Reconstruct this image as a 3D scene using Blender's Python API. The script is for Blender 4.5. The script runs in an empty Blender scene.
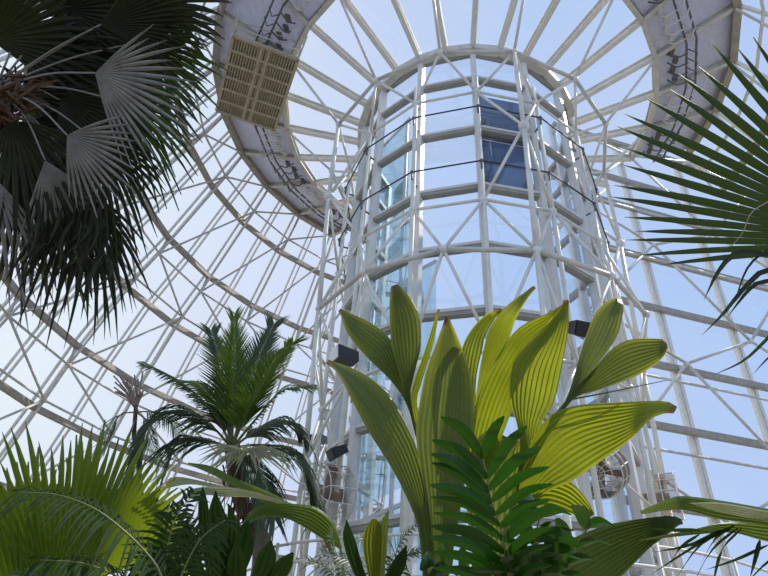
import bpy, math, random
import numpy as np
from mathutils import Vector, Matrix
random.seed(7)
V = Vector
SC = bpy.context.scene
COL = SC.collection
PI = math.pi
EYE = 1.6
# ------------------------------------------------------------------ camera
F = 590.17
FW = V((0.0, 0.81425697, 0.58050459)); RT = V((0.99809873, -0.03577961, 0.05018702)); UP = V((-0.06163536, -0.5794009, 0.81270885))
cam = bpy.data.objects.new('camera', bpy.data.cameras.new('camera')); COL.objects.link(cam)
cam.data.sensor_width = 36; cam.data.lens = F/768*36; cam.data.clip_end = 500; cam.data.clip_start = .05
M = Matrix((RT, UP, -FW)).transposed().to_4x4(); M.translation = V((0, 0, EYE))
cam.matrix_world = M
SC.camera = cam

def P(u, v, d):
    return V((0, 0, EYE)) + (FW + RT*((u-384)/F) - UP*((v-288)/F))*d
def Pz(u, v, z):
    r = FW + RT*((u-384)/F) - UP*((v-288)/F)
    return V((0, 0, EYE)) + r*((z-EYE)/r.z)

# ------------------------------------------------------------------ materials
def newmat(name):
    m = bpy.data.materials.new(name); m.use_nodes = True
    nt = m.node_tree; nt.nodes.clear()
    return m, nt, nt.nodes.new('ShaderNodeOutputMaterial')
def paint(name, col, rough=.45, var=.12, scale=3.0, metal=0.0, dirt=None):
    m, nt, out = newmat(name); N = nt.nodes; L = nt.links
    b = N.new('ShaderNodeBsdfPrincipled'); b.inputs['Roughness'].default_value = rough; b.inputs['Metallic'].default_value = metal
    tc = N.new('ShaderNodeTexCoord'); no = N.new('ShaderNodeTexNoise'); no.inputs['Scale'].default_value = scale; no.inputs['Detail'].default_value = 5
    L.new(tc.outputs['Object'], no.inputs['Vector'])
    cr = N.new('ShaderNodeValToRGB'); cr.color_ramp.elements[0].position = .3; cr.color_ramp.elements[1].position = .7
    d = dirt or tuple(c*(1-2*var) for c in col)
    cr.color_ramp.elements[0].color = (*d, 1); cr.color_ramp.elements[1].color = (*col, 1)
    L.new(no.outputs['Fac'], cr.inputs['Fac']); L.new(cr.outputs['Color'], b.inputs['Base Color']); L.new(b.outputs[0], out.inputs[0])
    return m
def glass(name, tint, refl, fres=True, gl=(.95, .97, 1)):
    m, nt, out = newmat(name); N = nt.nodes; L = nt.links
    t = N.new('ShaderNodeBsdfTransparent'); t.inputs[0].default_value = (*tint, 1)
    g = N.new('ShaderNodeBsdfGlossy'); g.inputs['Roughness'].default_value = .015; g.inputs['Color'].default_value = (*gl, 1)
    mx = N.new('ShaderNodeMixShader')
    if fres:
        lw = N.new('ShaderNodeFresnel'); lw.inputs[0].default_value = 1.45
        ma = N.new('ShaderNodeMath'); ma.operation = 'MULTIPLY_ADD'; ma.inputs[1].default_value = .6; ma.inputs[2].default_value = refl
        ma.use_clamp = True
        L.new(lw.outputs[0], ma.inputs[0]); L.new(ma.outputs[0], mx.inputs[0])
    else: mx.inputs[0].default_value = refl
    L.new(t.outputs[0], mx.inputs[1]); L.new(g.outputs[0], mx.inputs[2]); L.new(mx.outputs[0], out.inputs[0])
    return m
def leafmat(name, col, col2, trans, tf=.4, rough=.4, edge=None, tip=None, stripes=0, spec=.4, scale=6):
    """UV.x runs across a blade, UV.y from base (0) to tip (1)"""
    m, nt, out = newmat(name); N = nt.nodes; L = nt.links
    b = N.new('ShaderNodeBsdfPrincipled'); b.inputs['Roughness'].default_value = rough; b.inputs['Specular IOR Level'].default_value = spec
    tr = N.new('ShaderNodeBsdfTranslucent')
    tc = N.new('ShaderNodeTexCoord'); no = N.new('ShaderNodeTexNoise'); no.inputs['Scale'].default_value = scale; no.inputs['Detail'].default_value = 4
    L.new(tc.outputs['Object'], no.inputs['Vector'])
    def mix(a, bb, fac):
        x = N.new('ShaderNodeMix'); x.data_type = 'RGBA'
        for s, val in ((x.inputs[6], a), (x.inputs[7], bb)):
            if isinstance(val, tuple): s.default_value = (*val, 1)
            else: L.new(val, s)
        if isinstance(fac, float): x.inputs[0].default_value = fac
        else: L.new(fac, x.inputs[0])
        return x.outputs[2]
    def ramp(src, p0, p1):
        r = N.new('ShaderNodeMapRange'); r.inputs[1].default_value = p0; r.inputs[2].default_value = p1
        L.new(src, r.inputs[0]); return r.outputs[0]
    nf = ramp(no.outputs['Fac'], .35, .65)
    c = mix(col, col2, nf); tcol = mix(trans, tuple(x*.75 for x in trans), nf)
    sep = N.new('ShaderNodeSeparateXYZ'); L.new(tc.outputs['UV'], sep.inputs[0])
    if stripes:
        w = N.new('ShaderNodeMath'); w.operation = 'MULTIPLY'; w.inputs[1].default_value = stripes*2*PI; L.new(sep.outputs[0], w.inputs[0])
        s = N.new('ShaderNodeMath'); s.operation = 'SINE'; L.new(w.outputs[0], s.inputs[0])
        sf = ramp(s.outputs[0], .5, 1.0)
        c = mix(c, tuple(x*.8 for x in col), sf); tcol = mix(tcol, tuple(x*.78 for x in trans), sf)
    if edge:
        a = N.new('ShaderNodeMath'); a.operation = 'SUBTRACT'; a.inputs[1].default_value = .5; L.new(sep.outputs[0], a.inputs[0])
        a2 = N.new('ShaderNodeMath'); a2.operation = 'ABSOLUTE'; L.new(a.outputs[0], a2.inputs[0])
        a3 = N.new('ShaderNodeMath'); a3.operation = 'MULTIPLY'; L.new(ramp(a2.outputs[0], .25, .5), a3.inputs[0]); L.new(ramp(sep.outputs[1], .6, 1.0), a3.inputs[1])
        c = mix(c, edge, a3.outputs[0]); tcol = mix(tcol, tuple(min(1, x*1.3) for x in edge), a3.outputs[0])
    if tip:
        f = ramp(sep.outputs[1], .94, 1.0)
        c = mix(c, tip, f); tcol = mix(tcol, tip, f)
    L.new(c, b.inputs['Base Color']); L.new(tcol, tr.inputs[0])
    mx = N.new('ShaderNodeMixShader'); mx.inputs[0].default_value = tf
    L.new(b.outputs[0], mx.inputs[1]); L.new(tr.outputs[0], mx.inputs[2]); L.new(mx.outputs[0], out.inputs[0])
    return m

WHITE = paint('white_steel', (.85, .80, .70), .4, .08)
CREAM = paint('cream_steel', (.70, .66, .57), .5, .12)
TAN = paint('weathered_beam', (.43, .38, .30), .6, .14)
ALU = paint('pale_aluminium', (.76, .72, .66), .4, .06)
COLUMN = paint('column_panel', (.80, .76, .70), .35, .05)
TRANS = paint('transom_bronze', (.40, .37, .32), .5, .1)
TEAL = glass('teal_glass', (.60, .76, .79), .16, False, (.8, .95, 1))
DARK = paint('dark_steel', (.16, .15, .14), .5, .1)
BLACK = paint('black_lamp', (.02, .018, .017), .4, .1)
CABLE = paint('dark_cable', (.05, .05, .055), .5, .1)
SLAT = paint('beige_slats', (.50, .43, .28), .6, .12)
SOFFIT = leafmat('grey_panel', (.70, .70, .77), (.65, .66, .73), (.62, .62, .70), .35, .5)
LAMPW = paint('lamp_white', (.85, .85, .83), .3, .03)
SOIL = paint('soil', (.26, .22, .15), .9, .2, 2.0)
CAB = paint('shade_blue', (.15, .20, .33), .35, .1)
BROWN = paint('brown_fibre', (.16, .085, .045), .9, .25, 12)
TRUNK = paint('palm_trunk', (.22, .18, .13), .9, .25, 9)
RUST = paint('rusty_guard', (.36, .25, .18), .7, .2, 8)
DOMEGLASS = glass('dome_glass', (.97, .98, .99), .025, False)
TOWERGLASS = glass('tower_glass', (.86, .92, .97), .10, False, (.84, .91, 1.0))
FANPLASTIC = glass('clear_guard', (.82, .78, .74), .12, False, (.9, .88, .85))

BIG = leafmat('broad_palm_leaf', (.14, .22, .03), (.18, .25, .03), (.46, .50, .02), .46, .38, edge=(.50, .46, .03), tip=(.25, .12, .03), stripes=9)
BIGGREY = leafmat('broad_palm_leaf_green', (.13, .18, .06), (.15, .20, .07), (.25, .30, .035), .34, .40, edge=(.48, .44, .03), tip=(.25, .14, .04), stripes=12)
ZAM = leafmat('cycad_leaf', (.012, .055, .005), (.018, .07, .006), (.04, .16, .006), .2, .32, spec=.3)
FANY = leafmat('fan_leaf_yellow', (.09, .17, .02), (.16, .24, .03), (.44, .54, .02), .42, .42, scale=3)
FAND = leafmat('fan_leaf_dark', (.028, .032, .016), (.042, .046, .022), (.06, .085, .015), .2, .5, spec=.2)
FANG = leafmat('fan_leaf_grey', (.36, .345, .31), (.25, .235, .21), (.22, .20, .16), .25, .6, spec=.2)
FANR = leafmat('fan_leaf_green', (.02, .036, .011), (.027, .047, .013), (.045, .085, .012), .2, .5, tip=(.30, .32, .12))
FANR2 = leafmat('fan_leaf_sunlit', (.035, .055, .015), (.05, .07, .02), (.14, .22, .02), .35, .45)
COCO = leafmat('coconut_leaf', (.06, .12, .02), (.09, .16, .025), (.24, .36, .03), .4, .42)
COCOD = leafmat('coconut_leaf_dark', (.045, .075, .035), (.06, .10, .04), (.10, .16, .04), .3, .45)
PALE = leafmat('pale_leaf', (.46, .45, .30), (.38, .40, .22), (.40, .42, .18), .3, .5)
MID = leafmat('mid_green_leaf', (.10, .16, .04), (.13, .20, .05), (.26, .34, .05), .35, .42, stripes=8)
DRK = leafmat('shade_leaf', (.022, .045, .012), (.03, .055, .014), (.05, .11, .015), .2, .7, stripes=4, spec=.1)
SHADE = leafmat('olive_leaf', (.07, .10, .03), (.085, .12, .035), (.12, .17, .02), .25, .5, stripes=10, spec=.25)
LIME = leafmat('lime_leaf', (.14, .17, .03), (.17, .20, .03), (.34, .36, .03), .4, .45, stripes=5)
PETI = paint('petiole', (.20, .22, .08), .5, .15, 6)
PETID = paint('petiole_grey', (.30, .28, .24), .6, .15, 6)
DRY = paint('dry_stalk', (.45, .32, .27), .8, .15, 8)

# ------------------------------------------------------------------ mesh helpers
class MB:
    def __init__(s): s.v = []; s.f = []; s.uv = []
    def add(s, vs, fs, uvs=None):
        o = len(s.v); s.v += [tuple(x) for x in vs]; s.f += [tuple(i+o for i in f) for f in fs]
        s.uv += uvs if uvs else [(0, 0)]*len(vs)
        return s
    def tube(s, pts, r, n=8, r2=None):
        pts = [V(p) for p in pts]; rings = []
        k = len(pts); prev = None
        vs = []
        for i, p in enumerate(pts):
            t = (pts[min(i+1, k-1)]-pts[max(i-1, 0)]).normalized()
            a = prev if prev is not None else (V((0, 0, 1)) if abs(t.z) < .9 else V((1, 0, 0)))
            x = (a - t*a.dot(t)).normalized(); y = t.cross(x); prev = x
            rr = r if r2 is None else r+(r2-r)*i/(k-1)
            vs += [p + (x*math.cos(2*PI*j/n)+y*math.sin(2*PI*j/n))*rr for j in range(n)]
        fs = [(i*n+j, i*n+(j+1) % n, (i+1)*n+(j+1) % n, (i+1)*n+j) for i in range(k-1) for j in range(n)]
        fs += [tuple(reversed(range(n))), tuple((k-1)*n+j for j in range(n))]
        return s.add(vs, fs)
    def beam(s, a, b, w, h, up=V((0, 0, 1))):
        a = V(a); b = V(b); t = (b-a).normalized(); up = V(up)
        x = t.cross(up)
        x = x.normalized() if x.length > 1e-4 else V((1, 0, 0))
        y = x.cross(t)
        vs = [p + x*(i*w/2)+y*(j*h/2) for p in (a, b) for i, j in ((-1, -1), (1, -1), (1, 1), (-1, 1))]
        return s.add(vs, [(3, 2, 1, 0), (4, 5, 6, 7), (0, 1, 5, 4), (1, 2, 6, 5), (2, 3, 7, 6), (3, 0, 4, 7)])
    def ibeam(s, a, b, w, h, up=V((0, 0, 1)), t=.03):
        a = V(a); b = V(b); d = (b-a).normalized(); x = d.cross(V(up)).normalized(); y = x.cross(d)
        s.beam(a+y*(h/2-t/2), b+y*(h/2-t/2), w, t, up); s.beam(a-y*(h/2-t/2), b-y*(h/2-t/2), w, t, up)
        return s.beam(a, b, t, h-2*t, up)
    def box(s, c, X, Y, Z):
        c = V(c); vs = [c+X*i+Y*j+Z*k for k in (-1, 1) for i, j in ((-1, -1), (1, -1), (1, 1), (-1, 1))]
        return s.add(vs, [(3, 2, 1, 0), (4, 5, 6, 7), (0, 1, 5, 4), (1, 2, 6, 5), (2, 3, 7, 6), (3, 0, 4, 7)])
    def ball(s, c, r, n=10):
        c = V(c); vs = [c+V((0, 0, r))]; m = n//2
        for i in range(1, m):
            th = PI*i/m
            vs += [c+V((math.sin(th)*math.cos(2*PI*j/n), math.sin(th)*math.sin(2*PI*j/n), math.cos(th)))*r for j in range(n)]
        vs.append(c-V((0, 0, r)))
        fs = [(0, 1+j, 1+(j+1) % n) for j in range(n)]
        for i in range(m-2):
            fs += [(1+i*n+j, 1+(i+1)*n+j, 1+(i+1)*n+(j+1) % n, 1+i*n+(j+1) % n) for j in range(n)]
        e = len(vs)-1
        fs += [(e, 1+(m-2)*n+(j+1) % n, 1+(m-2)*n+j) for j in range(n)]
        return s.add(vs, fs)
    def quad(s, a, b, c, d): return s.add([a, b, c, d], [(0, 1, 2, 3)], [(0, 0), (1, 0), (1, 1), (0, 1)])
    def build(s, name, mat, parent=None, smooth=False):
        me = bpy.data.meshes.new(name)
        vs = s.v
        base = V((0, 0, 0))
        if parent is not None:
            o0 = parent
            while o0 is not None: base = base+o0.location; o0 = o0.parent
        elif vs:
            a = np.array(vs); base = V((float(a[:, 0].mean()), float(a[:, 1].mean()), float(a[:, 2].min())))
        me.from_pydata([tuple(V(p)-base) for p in vs], [], s.f)
        uvl = me.uv_layers.new(name='UVMap')
        idx = np.empty(len(me.loops), dtype=np.int32); me.loops.foreach_get('vertex_index', idx)
        uvl.data.foreach_set('uv', np.array(s.uv, dtype=np.float32)[idx].ravel())
        if smooth: me.polygons.foreach_set('use_smooth', [True]*len(me.polygons))
        me.materials.append(mat); me.update()
        o = bpy.data.objects.new(name, me); COL.objects.link(o)
        if parent is not None: o.parent = parent
        else: o.location = base
        return o
def thing(name, label, cat, loc, group=None):
    o = bpy.data.objects.new(name, None); COL.objects.link(o); o.location = V(loc); o.empty_display_size = .2
    o['label'] = label; o['category'] = cat
    if group: o['group'] = group
    return o
def structure(name, loc=(0, 0, 0)):
    o = bpy.data.objects.new(name, None); COL.objects.link(o); o.location = V(loc); o['kind'] = 'structure'
    return o

def spline(pts, n):
    """Catmull-Rom through pts, n samples evenly spaced in length"""
    p = np.array([tuple(x) for x in pts], float)
    if len(p) == 2: return [V(p[0]+(p[1]-p[0])*t) for t in np.linspace(0, 1, n)]
    q = np.vstack([2*p[0]-p[1], p, 2*p[-1]-p[-2]]); out = []
    for i in range(1, len(q)-2):
        for t in np.linspace(0, 1, 12, endpoint=False):
            a, b, c, d = q[i-1:i+3]
            out.append(.5*(2*b+(c-a)*t+(2*a-5*b+4*c-d)*t*t+(3*b-a-3*c+d)*t**3))
    out.append(p[-1]); out = np.array(out)
    s = np.r_[0, np.cumsum(np.linalg.norm(np.diff(out, axis=0), axis=1))]
    return [V([np.interp(x, s, out[:, k]) for k in range(3)]) for x in np.linspace(0, s[-1], n)]

# ------------------------------------------------------------------ plant parts
def blade(LP, RP, pleats=7, depth=.012, bulge=.06, rows=22):
    """a pleated leaf blade between its two margins, both given from tip to base"""
    mb = MB(); L = spline(LP, rows); R = spline(RP, rows); m = pleats*2
    vs = []; uv = []
    for i in range(rows):
        a, b = L[i], R[i]; w = (b-a)
        t = (L[min(i+1, rows-1)]+R[min(i+1, rows-1)]-L[max(i-1, 0)]-R[max(i-1, 0)]).normalized()
        n = w.cross(t)
        n = n.normalized() if n.length > 1e-6 else V((0, -1, 0))
        if n.y > 0: n = -n
        for j in range(m+1):
            x = j/m
            k = w.length
            vs.append(a+w*x + n*(min(depth, k*.06)*(1 if j % 2 else -1) - bulge*k*math.sin(PI*x)))
            uv.append((x, 1-i/(rows-1)))
    fs = [(i*(m+1)+j, i*(m+1)+j+1, (i+1)*(m+1)+j+1, (i+1)*(m+1)+j) for i in range(rows-1) for j in range(m)]
    return mb.add(vs, fs, uv)
def px(pts, d0, d1=None):
    """a margin: picture coordinates walked from depth d0 (tip) to d1 (base)"""
    d1 = d0 if d1 is None else d1; n = len(pts)
    return [P(p[0], p[1], p[2] if len(p) > 2 else d0+(d1-d0)*i/(n-1)) for i, p in enumerate(pts)]
def strip(mb, pts, w, side, n=6, fold=.25, shape=None):
    """one narrow leaflet: folded strip along pts"""
    c = spline(pts, n); vs = []; uv = []
    for i, p in enumerate(c):
        t = (c[min(i+1, n-1)]-c[max(i-1, 0)]).normalized()
        s = side - t*side.dot(t); s = s.normalized() if s.length > 1e-5 else V((1, 0, 0))
        nn = t.cross(s); x = i/(n-1)
        k = w*(shape(x) if shape else max(.02, min(1, 4*x+.3)*(1-x**2.2)))
        vs += [p-s*k, p+nn*k*fold, p+s*k]; uv += [(0, x), (.5, x), (1, x)]
    fs = []
    for i in range(n-1):
        o = i*3; fs += [(o, o+1, o+4, o+3), (o+1, o+2, o+5, o+4)]
    mb.add(vs, fs, uv)
def frond(parent, pts, n, length, w, mat, droop=.35, fwd=.55, up=None, rad=.02, name='frond', start=.15, nrm=None, lift=.1, jit=.12, rmat=None):
    """feather frond: leaflets both sides of an arching rachis, which is a sub-part"""
    c = spline(pts, 24); mb = MB(); up = nrm or V((0, -.6, .8))
    for i in range(n):
        t = start+(1-start)*(i+.5)/n; k = t*23; i0 = min(22, int(k)); p = c[i0].lerp(c[i0+1], k-i0)
        tg = (c[i0+1]-c[i0]).normalized()
        s = tg.cross(up)
        s = s.normalized() if s.length > 1e-3 else V((1, 0, 0))
        nn = s.cross(tg)
        L = length*(math.sin(PI*min(1, (t*.85+.2)))**.6 if t < .9 else .75-(t-.9)*4)*random.uniform(1-jit, 1+jit)
        for sg in (-1, 1):
            f = fwd+.5*max(0, t-.5)+random.uniform(-jit, jit)
            d = (s*sg+tg*f+nn*lift).normalized()
            a = p; b = p+d*L*.5+V((0, 0, -droop*L*.12)); e = p+d*L*.95+V((0, 0, -droop*L*random.uniform(.45, .65)))
            strip(mb, [a, b, e], w, tg, 5, .35)
    o = mb.build(name, mat, parent)
    MB().tube(c, rad, 6, rad*.25).build('rachis', rmat or PETI, o, True)
    return o
def face(p, off=V((0, 0, 0))): return (V((0, 0, EYE))-p).normalized()+off
def fan(parent, c, axis, nrm, R, span, n, mat, fused=.5, droop=.15, pleat=.25, jit=.06, name='fan_leaf', curl=0., hang=1.0, stem=None, stemmat=None, stemr=.018):
    """fan leaf: pleated segments joined near the hub, free and pointed beyond"""
    axis = axis.normalized(); nrm = (nrm-axis*nrm.dot(axis)).normalized(); sd = nrm.cross(axis)
    mb = MB(); da = span/n
    for i in range(n):
        a = -span/2+da*(i+.5); k = 1-.28*abs(a/(span/2))**2
        r = R*k*random.uniform(1-jit, 1+jit); rf = R*k*fused
        wj = random.uniform(-.2, .2)*da
        vs = []; uv = []
        st = [0.03, .3, .65, 1.0]
        rows = [rf*x for x in st]+[rf+(r-rf)*x for x in (.25, .5, .75, 1.0)]
        for q, rr in enumerate(rows):
            x = max(0, (rr-rf)/(r-rf+1e-6)); hw = da/2*(1 if x == 0 else max(.04, 1-x**1.7))*min(rr, rf*(1+1.0*x))/max(rr, 1e-6)
            for j, off in enumerate((-hw, 0, hw)):
                an = a+off+wj*x
                p = c+(axis*math.cos(an)+sd*math.sin(an))*rr
                p = p+nrm*((pleat*da*min(rr, rf)*.5 if j == 1 else 0) - curl*rr*rr/R) + V((0, 0, -droop*R*(rr/R)**2*hang)) + V((0, 0, -droop*R*.6*x*x))
                vs.append(p); uv.append((j/2, rr/r))
        fs = []
        for q in range(len(rows)-1):
            o = q*3; fs += [(o, o+1, o+4, o+3), (o+1, o+2, o+5, o+4)]
        mb.add(vs, fs, uv)
    o = mb.build(name, mat, parent)
    if stem: MB().tube(spline(stem+[c], 10), stemr, 6, stemr*.7).build('petiole', stemmat or PETI, o, True)
    return o

# ------------------------------------------------------------------ the greenhouse
X0, Y0 = 3.2578, 17.9721
PH0 = -4.487
def Q(phi, r, z):
    a = math.radians(phi); return V((X0+r*math.sin(a), Y0-r*math.cos(a), z))
ST = 360/14

# floor
fl = MB(); fl.quad((-60, -12, 0), (70, -12, 0), (70, 60, 0), (-60, 60, 0)); o = fl.build('floor', SOIL); o['kind'] = 'structure'

# --- glass tower
tower = thing('glass_tower', 'round glass lift tower with pale upright columns at the centre of the greenhouse', 'tower', (X0, Y0, 0))
ZT = 22.75
RG = 4.55
TRZ = [2.4, 5.2, 7.75, 10.65, 12.95, 15.4, 18.2, 21.05, ZT]
for k in range(-5, 6):
    p0 = PH0+k*ST; p1 = p0+ST
    rad = V((math.sin(math.radians(p0)), -math.cos(math.radians(p0)), 0))
    tn = V((rad.y, -rad.x, 0))
    MB().beam(Q(p0, RG+.02, 0), Q(p0, RG+.02, ZT), .2, .28, rad).build('column', COLUMN, tower)
    if k == 5: continue
    MB().quad(Q(p0, RG-.02, 0), Q(p1, RG-.02, 0), Q(p1, RG-.02, ZT), Q(p0, RG-.02, ZT)).build('glass_panel', TOWERGLASS, tower)
    for z in TRZ:
        tr = MB().beam(Q(p0, RG, z), Q(p1, RG, z), .22, .22, V((0, 0, 1))).build('transom', TRANS, tower)
        MB().beam(Q(p0, RG+.12, z+.06), Q(p1, RG+.12, z+.06), .05, .10, V((0, 0, 1))).build('cap_strip', ALU, tr)
# teal screen with white panels, added to fill the left glass with reflections
sc = thing('reflection_screen', 'teal glass screen with white panels added inside the left of the tower for reflections', 'screen', Q(-45, 3.4, 0))
for i, (p0, p1, z0, z1) in enumerate(((-75, -48, 14.2, 20.9), (-75, -60, 9.0, 13.8), (-52, -36, 10.9, 15.2), (-75, -40, 6.0, 8.7), (-33, -28, 4.5, 12.9), (-70, -30, 1.5, 5.6))):
    MB().quad(Q(p0, 3.9, z0), Q(p1, 3.5, z0+.4), Q(p1, 3.5, z1+.5), Q(p0, 3.9, z1)).build('pane', TEAL, sc)
    MB().beam(Q(p0, 3.9, z1), Q(p1, 3.5, z1+.5), .08, .1).build('pane_rail', ALU, sc)
MB().tube([Q(-75, 3.9, 0), Q(-75, 3.9, 21)], .08, 6).build('screen_post', ALU, sc)
MB().tube([Q(-50, 3.55, 0), Q(-50, 3.55, 21)], .07, 6).build('screen_post', ALU, sc)
for p, z, h in ((-58, 17.4, .7), (-50, 12.7, .55), (-44, 12.0, .5), (-56, 10.3, .45), (-50, 9.3, 1.2), (-62, 14.9, .4)):
    a = Q(p, 3.35, z); t = V((math.cos(math.radians(p)), math.sin(math.radians(p)), 0)); n = V((t.y, -t.x, 0))
    MB().box(a, t*.42, n*.05, V((0, 0, h))).build('white_panel', LAMPW, sc)
# dark blue shade hung behind one bay of the glass
PS = PH0+ST/2
cab = thing('shade_panel', 'dark blue shade panel with black spot lamps behind the upper tower glass', 'shade', Q(PS, 4.1, 15.6))
cx = V((math.cos(math.radians(PS)), math.sin(math.radians(PS)), 0)); cy = V((math.sin(math.radians(PS)), -math.cos(math.radians(PS)), 0))
for z0, z1 in ((15.55, 16.85), (16.95, 18.05), (18.35, 19.6), (19.68, 20.5)): MB().box(Q(PS, 4.12, (z0+z1)/2), cx*.93, cy*.05, V((0, 0, (z1-z0)/2))).build('shade_sheet', CAB, cab)
for z in (16.9, 18.2, 19.64): MB().box(Q(PS, 4.15, z), cx*.95, cy*.05, V((0, 0, .05))).build('shade_rail', DARK, cab)
for t, z in ((-.72, 18.55), (-.72, 15.9), (.62, 15.9)):
    c = Q(PS, 4.27, z)+cx*t
    m_ = MB().tube([c+V((0, 0, .16)), c-V((0, 0, .14))], .07, 8, .09).build('spot_lamp', BLACK, cab)
    MB().tube([c+V((0, 0, .15)), c+cx*.2-cy*.1+V((0, 0, .75))], .02, 5).build('lamp_arm', BLACK, m_)

# --- space frame round the tower
frame = thing('space_frame', 'white tubular steel frame with ball joints wrapped around the glass tower', 'frame', (X0, Y0, 0))
RI = 5.0
UZ = [19.7, 14.4, 9.1, 3.8]
LO = {0: (5.93, 20.93), 1: (5.9, 16.9), 2: (5.69, 11.97), 3: (5.5, 6.95), 4: (5.5, 1.9)}
def IN(k, j): return Q(PH0+k*ST, RI, UZ[j])
def OU(k, l): return Q(PH0+(k+.5)*ST, *LO[l])
ODD = (-3, 0, 3)
braces = []
for k in range(-5, 6):
    MB().tube([Q(PH0+k*ST, RI, 0), Q(PH0+k*ST, RI, 20.6)], .075, 8).build('upright_tube', WHITE, frame, True)
    for j in range(4):
        if k < 5: MB().tube([IN(k, j), IN(k+1, j)], .05, 8).build('ring_tube', WHITE, frame, True)
        MB().ball(IN(k, j), .13, 10).build('ball_joint', WHITE, frame, True)
        mb = MB(); mb.tube([IN(k, j), Q(PH0+k*ST, RG+.15, UZ[j])], .04, 6); mb.build('tie_strut', ALU, frame)
    for l in (0, 2, 4):
        if k < 5: MB().tube([OU(k, l), OU(k+1, l)], .075, 8).build('outer_ring_tube', CREAM, frame, True)
        MB().ball(OU(k, l), .125, 10).build('outer_ball_joint', WHITE, frame, True)
    for (l, j) in ((0, 0), (2, 1), (2, 2), (4, 3)):
        braces += [(OU(k, l), IN(k, j))] + ([(OU(k, l), IN(k+1, j))] if k < 5 else [])
    if k in ODD:
        for (l, js) in ((1, (0, 1)), (3, (2, 3))):
            MB().ball(OU(k, l), .19, 10).build('outer_ball_joint', WHITE, frame, True)
            for j in js: braces += [(OU(k, l), IN(k, j)), (OU(k, l), IN(k+1, j))]
        for l in range(4):
            MB().tube([OU(k, l), OU(k, l+1)], .08, 8).build('outer_upright', WHITE, frame, True)
        MB().tube([OU(k, 4), Q(PH0+(k+.5)*ST, 5.5, 0)], .08, 8).build('outer_upright', WHITE, frame, True)
braces.sort(key=lambda b: ((b[0]+b[1])/2 - V((0, 0, EYE))).length)
for a, b in braces[:99]: MB().tube([a, b], .05, 8).build('diagonal_brace', WHITE, frame, True)
mb = MB()
for a, b in braces[99:]: mb.tube([a, b], .058, 6)
o = mb.build('far_brace', WHITE, frame, True); o['kind'] = 'stuff'
for z in (18.75, 16.0):
    mb = MB(); mb.tube([Q(PH0+i*ST, 5.12, z) for i in range(-5, 6)], .028, 6); mb.build('safety_cable', CABLE, frame)
    for i in range(-5, 6):
        m2 = MB(); m2.tube([Q(PH0+i*ST, 4.75, z-.35), Q(PH0+i*ST, 5.1, z-.3), Q(PH0+i*ST, 5.12, z+.05)], .035, 6).ball(Q(PH0+i*ST, 5.12, z), .07, 6)
        m2.build('cable_hook', DARK, frame)

# --- roof: rafters from the tower head out to the walkway, with glass between
roof = structure('ceiling', (X0, Y0, 0))
ZI, RCI, ZO, RCO = 23.9, 8.35, 25.15, 11.65
DV = 360/28
def rid(k): return PH0+k*DV
for k in range(-10, 10):
    a = Q(rid(k), 4.7, ZT+.1); b = Q(rid(k), RCI, ZI)
    MB().ibeam(a, b, .2, .3).build('rafter', WHITE, roof)
    if k % 2:
        MB().tube([Q(rid(k), 5.93, 20.95), Q(rid(k), RCI, ZI-.2)], .055, 8).build('roof_strut', WHITE, roof, True)
    if k == 9: continue
    MB().quad(Q(rid(k), 4.7, ZT+.27), Q(rid(k+1), 4.7, ZT+.27), Q(rid(k+1), RCI, ZI+.17), Q(rid(k), RCI, ZI+.17)).build('roof_glass', DOMEGLASS, roof)
    MB().beam(Q(rid(k), 4.75, ZT), Q(rid(k+1), 4.75, ZT), .3, .3).build('head_beam', CREAM, roof)

# --- service walkway ring
walk = thing('service_walkway', 'ring shaped service walkway with grey soffit panels hung under the roof', 'walkway', (X0, Y0, ZI))
for k in range(-11, 8):
    a0, a1 = rid(k), rid(k+1)
    A, B = Q(a0, RCI+.1, ZI+.12), Q(a1, RCI+.1, ZI+.12); C, D = Q(a1, RCO-.1, ZO+.12), Q(a0, RCO-.1, ZO+.12)
    MB().add([A, B, C, D]+[p+V((0, 0, .06)) for p in (A, B, C, D)], [(0, 1, 2, 3), (7, 6, 5, 4), (0, 4, 5, 1), (1, 5, 6, 2), (2, 6, 7, 3), (3, 7, 4, 0)]).build('soffit_panel', SOFFIT, walk)
    MB().ibeam(Q(a0, RCI, ZI), Q(a0, RCO, ZO), .18, .3).build('cross_beam', CREAM, walk)
    MB().ibeam(Q(a0, RCI, ZI), Q(a1, RCI, ZI), .2, .4).build('inner_beam', CREAM, walk)
    MB().ibeam(Q(a0, RCO, ZO), Q(a1, RCO, ZO), .3, .55).build('outer_beam', TAN, walk)
    for r in (9.55, 9.95):
        z = ZI+(r-RCI)/(RCO-RCI)*(ZO-ZI)-.45
        MB().tube([Q(a0, r, z), Q(a1, r, z)], .045, 6).build('rail', DARK, walk, True)
    mb = MB(); 
    for i in range(4):
        ph = a0+DV*(.12+.22*i); z = ZI+(9.0-RCI)/(RCO-RCI)*(ZO-ZI)
        mb.box(Q(ph, 9.0+.12*(i % 2), z-.06), V((.10, .02, 0)), V((.02, .16, 0)), V((0, 0, .06)))
        mb.tube([Q(ph, 8.8, z-.1), Q(ph+.6, 9.1, z-.45), Q(ph+1.2, 9.55, z-.25)], .035, 5)
        mb.tube([Q(ph, 9.55, z-.2), Q(ph, 9.75, z-.55), Q(ph, 9.95, z-.05)], .03, 5)
    mb.build('hanger_bracket', DARK if k % 2 else ALU, walk)

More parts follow.
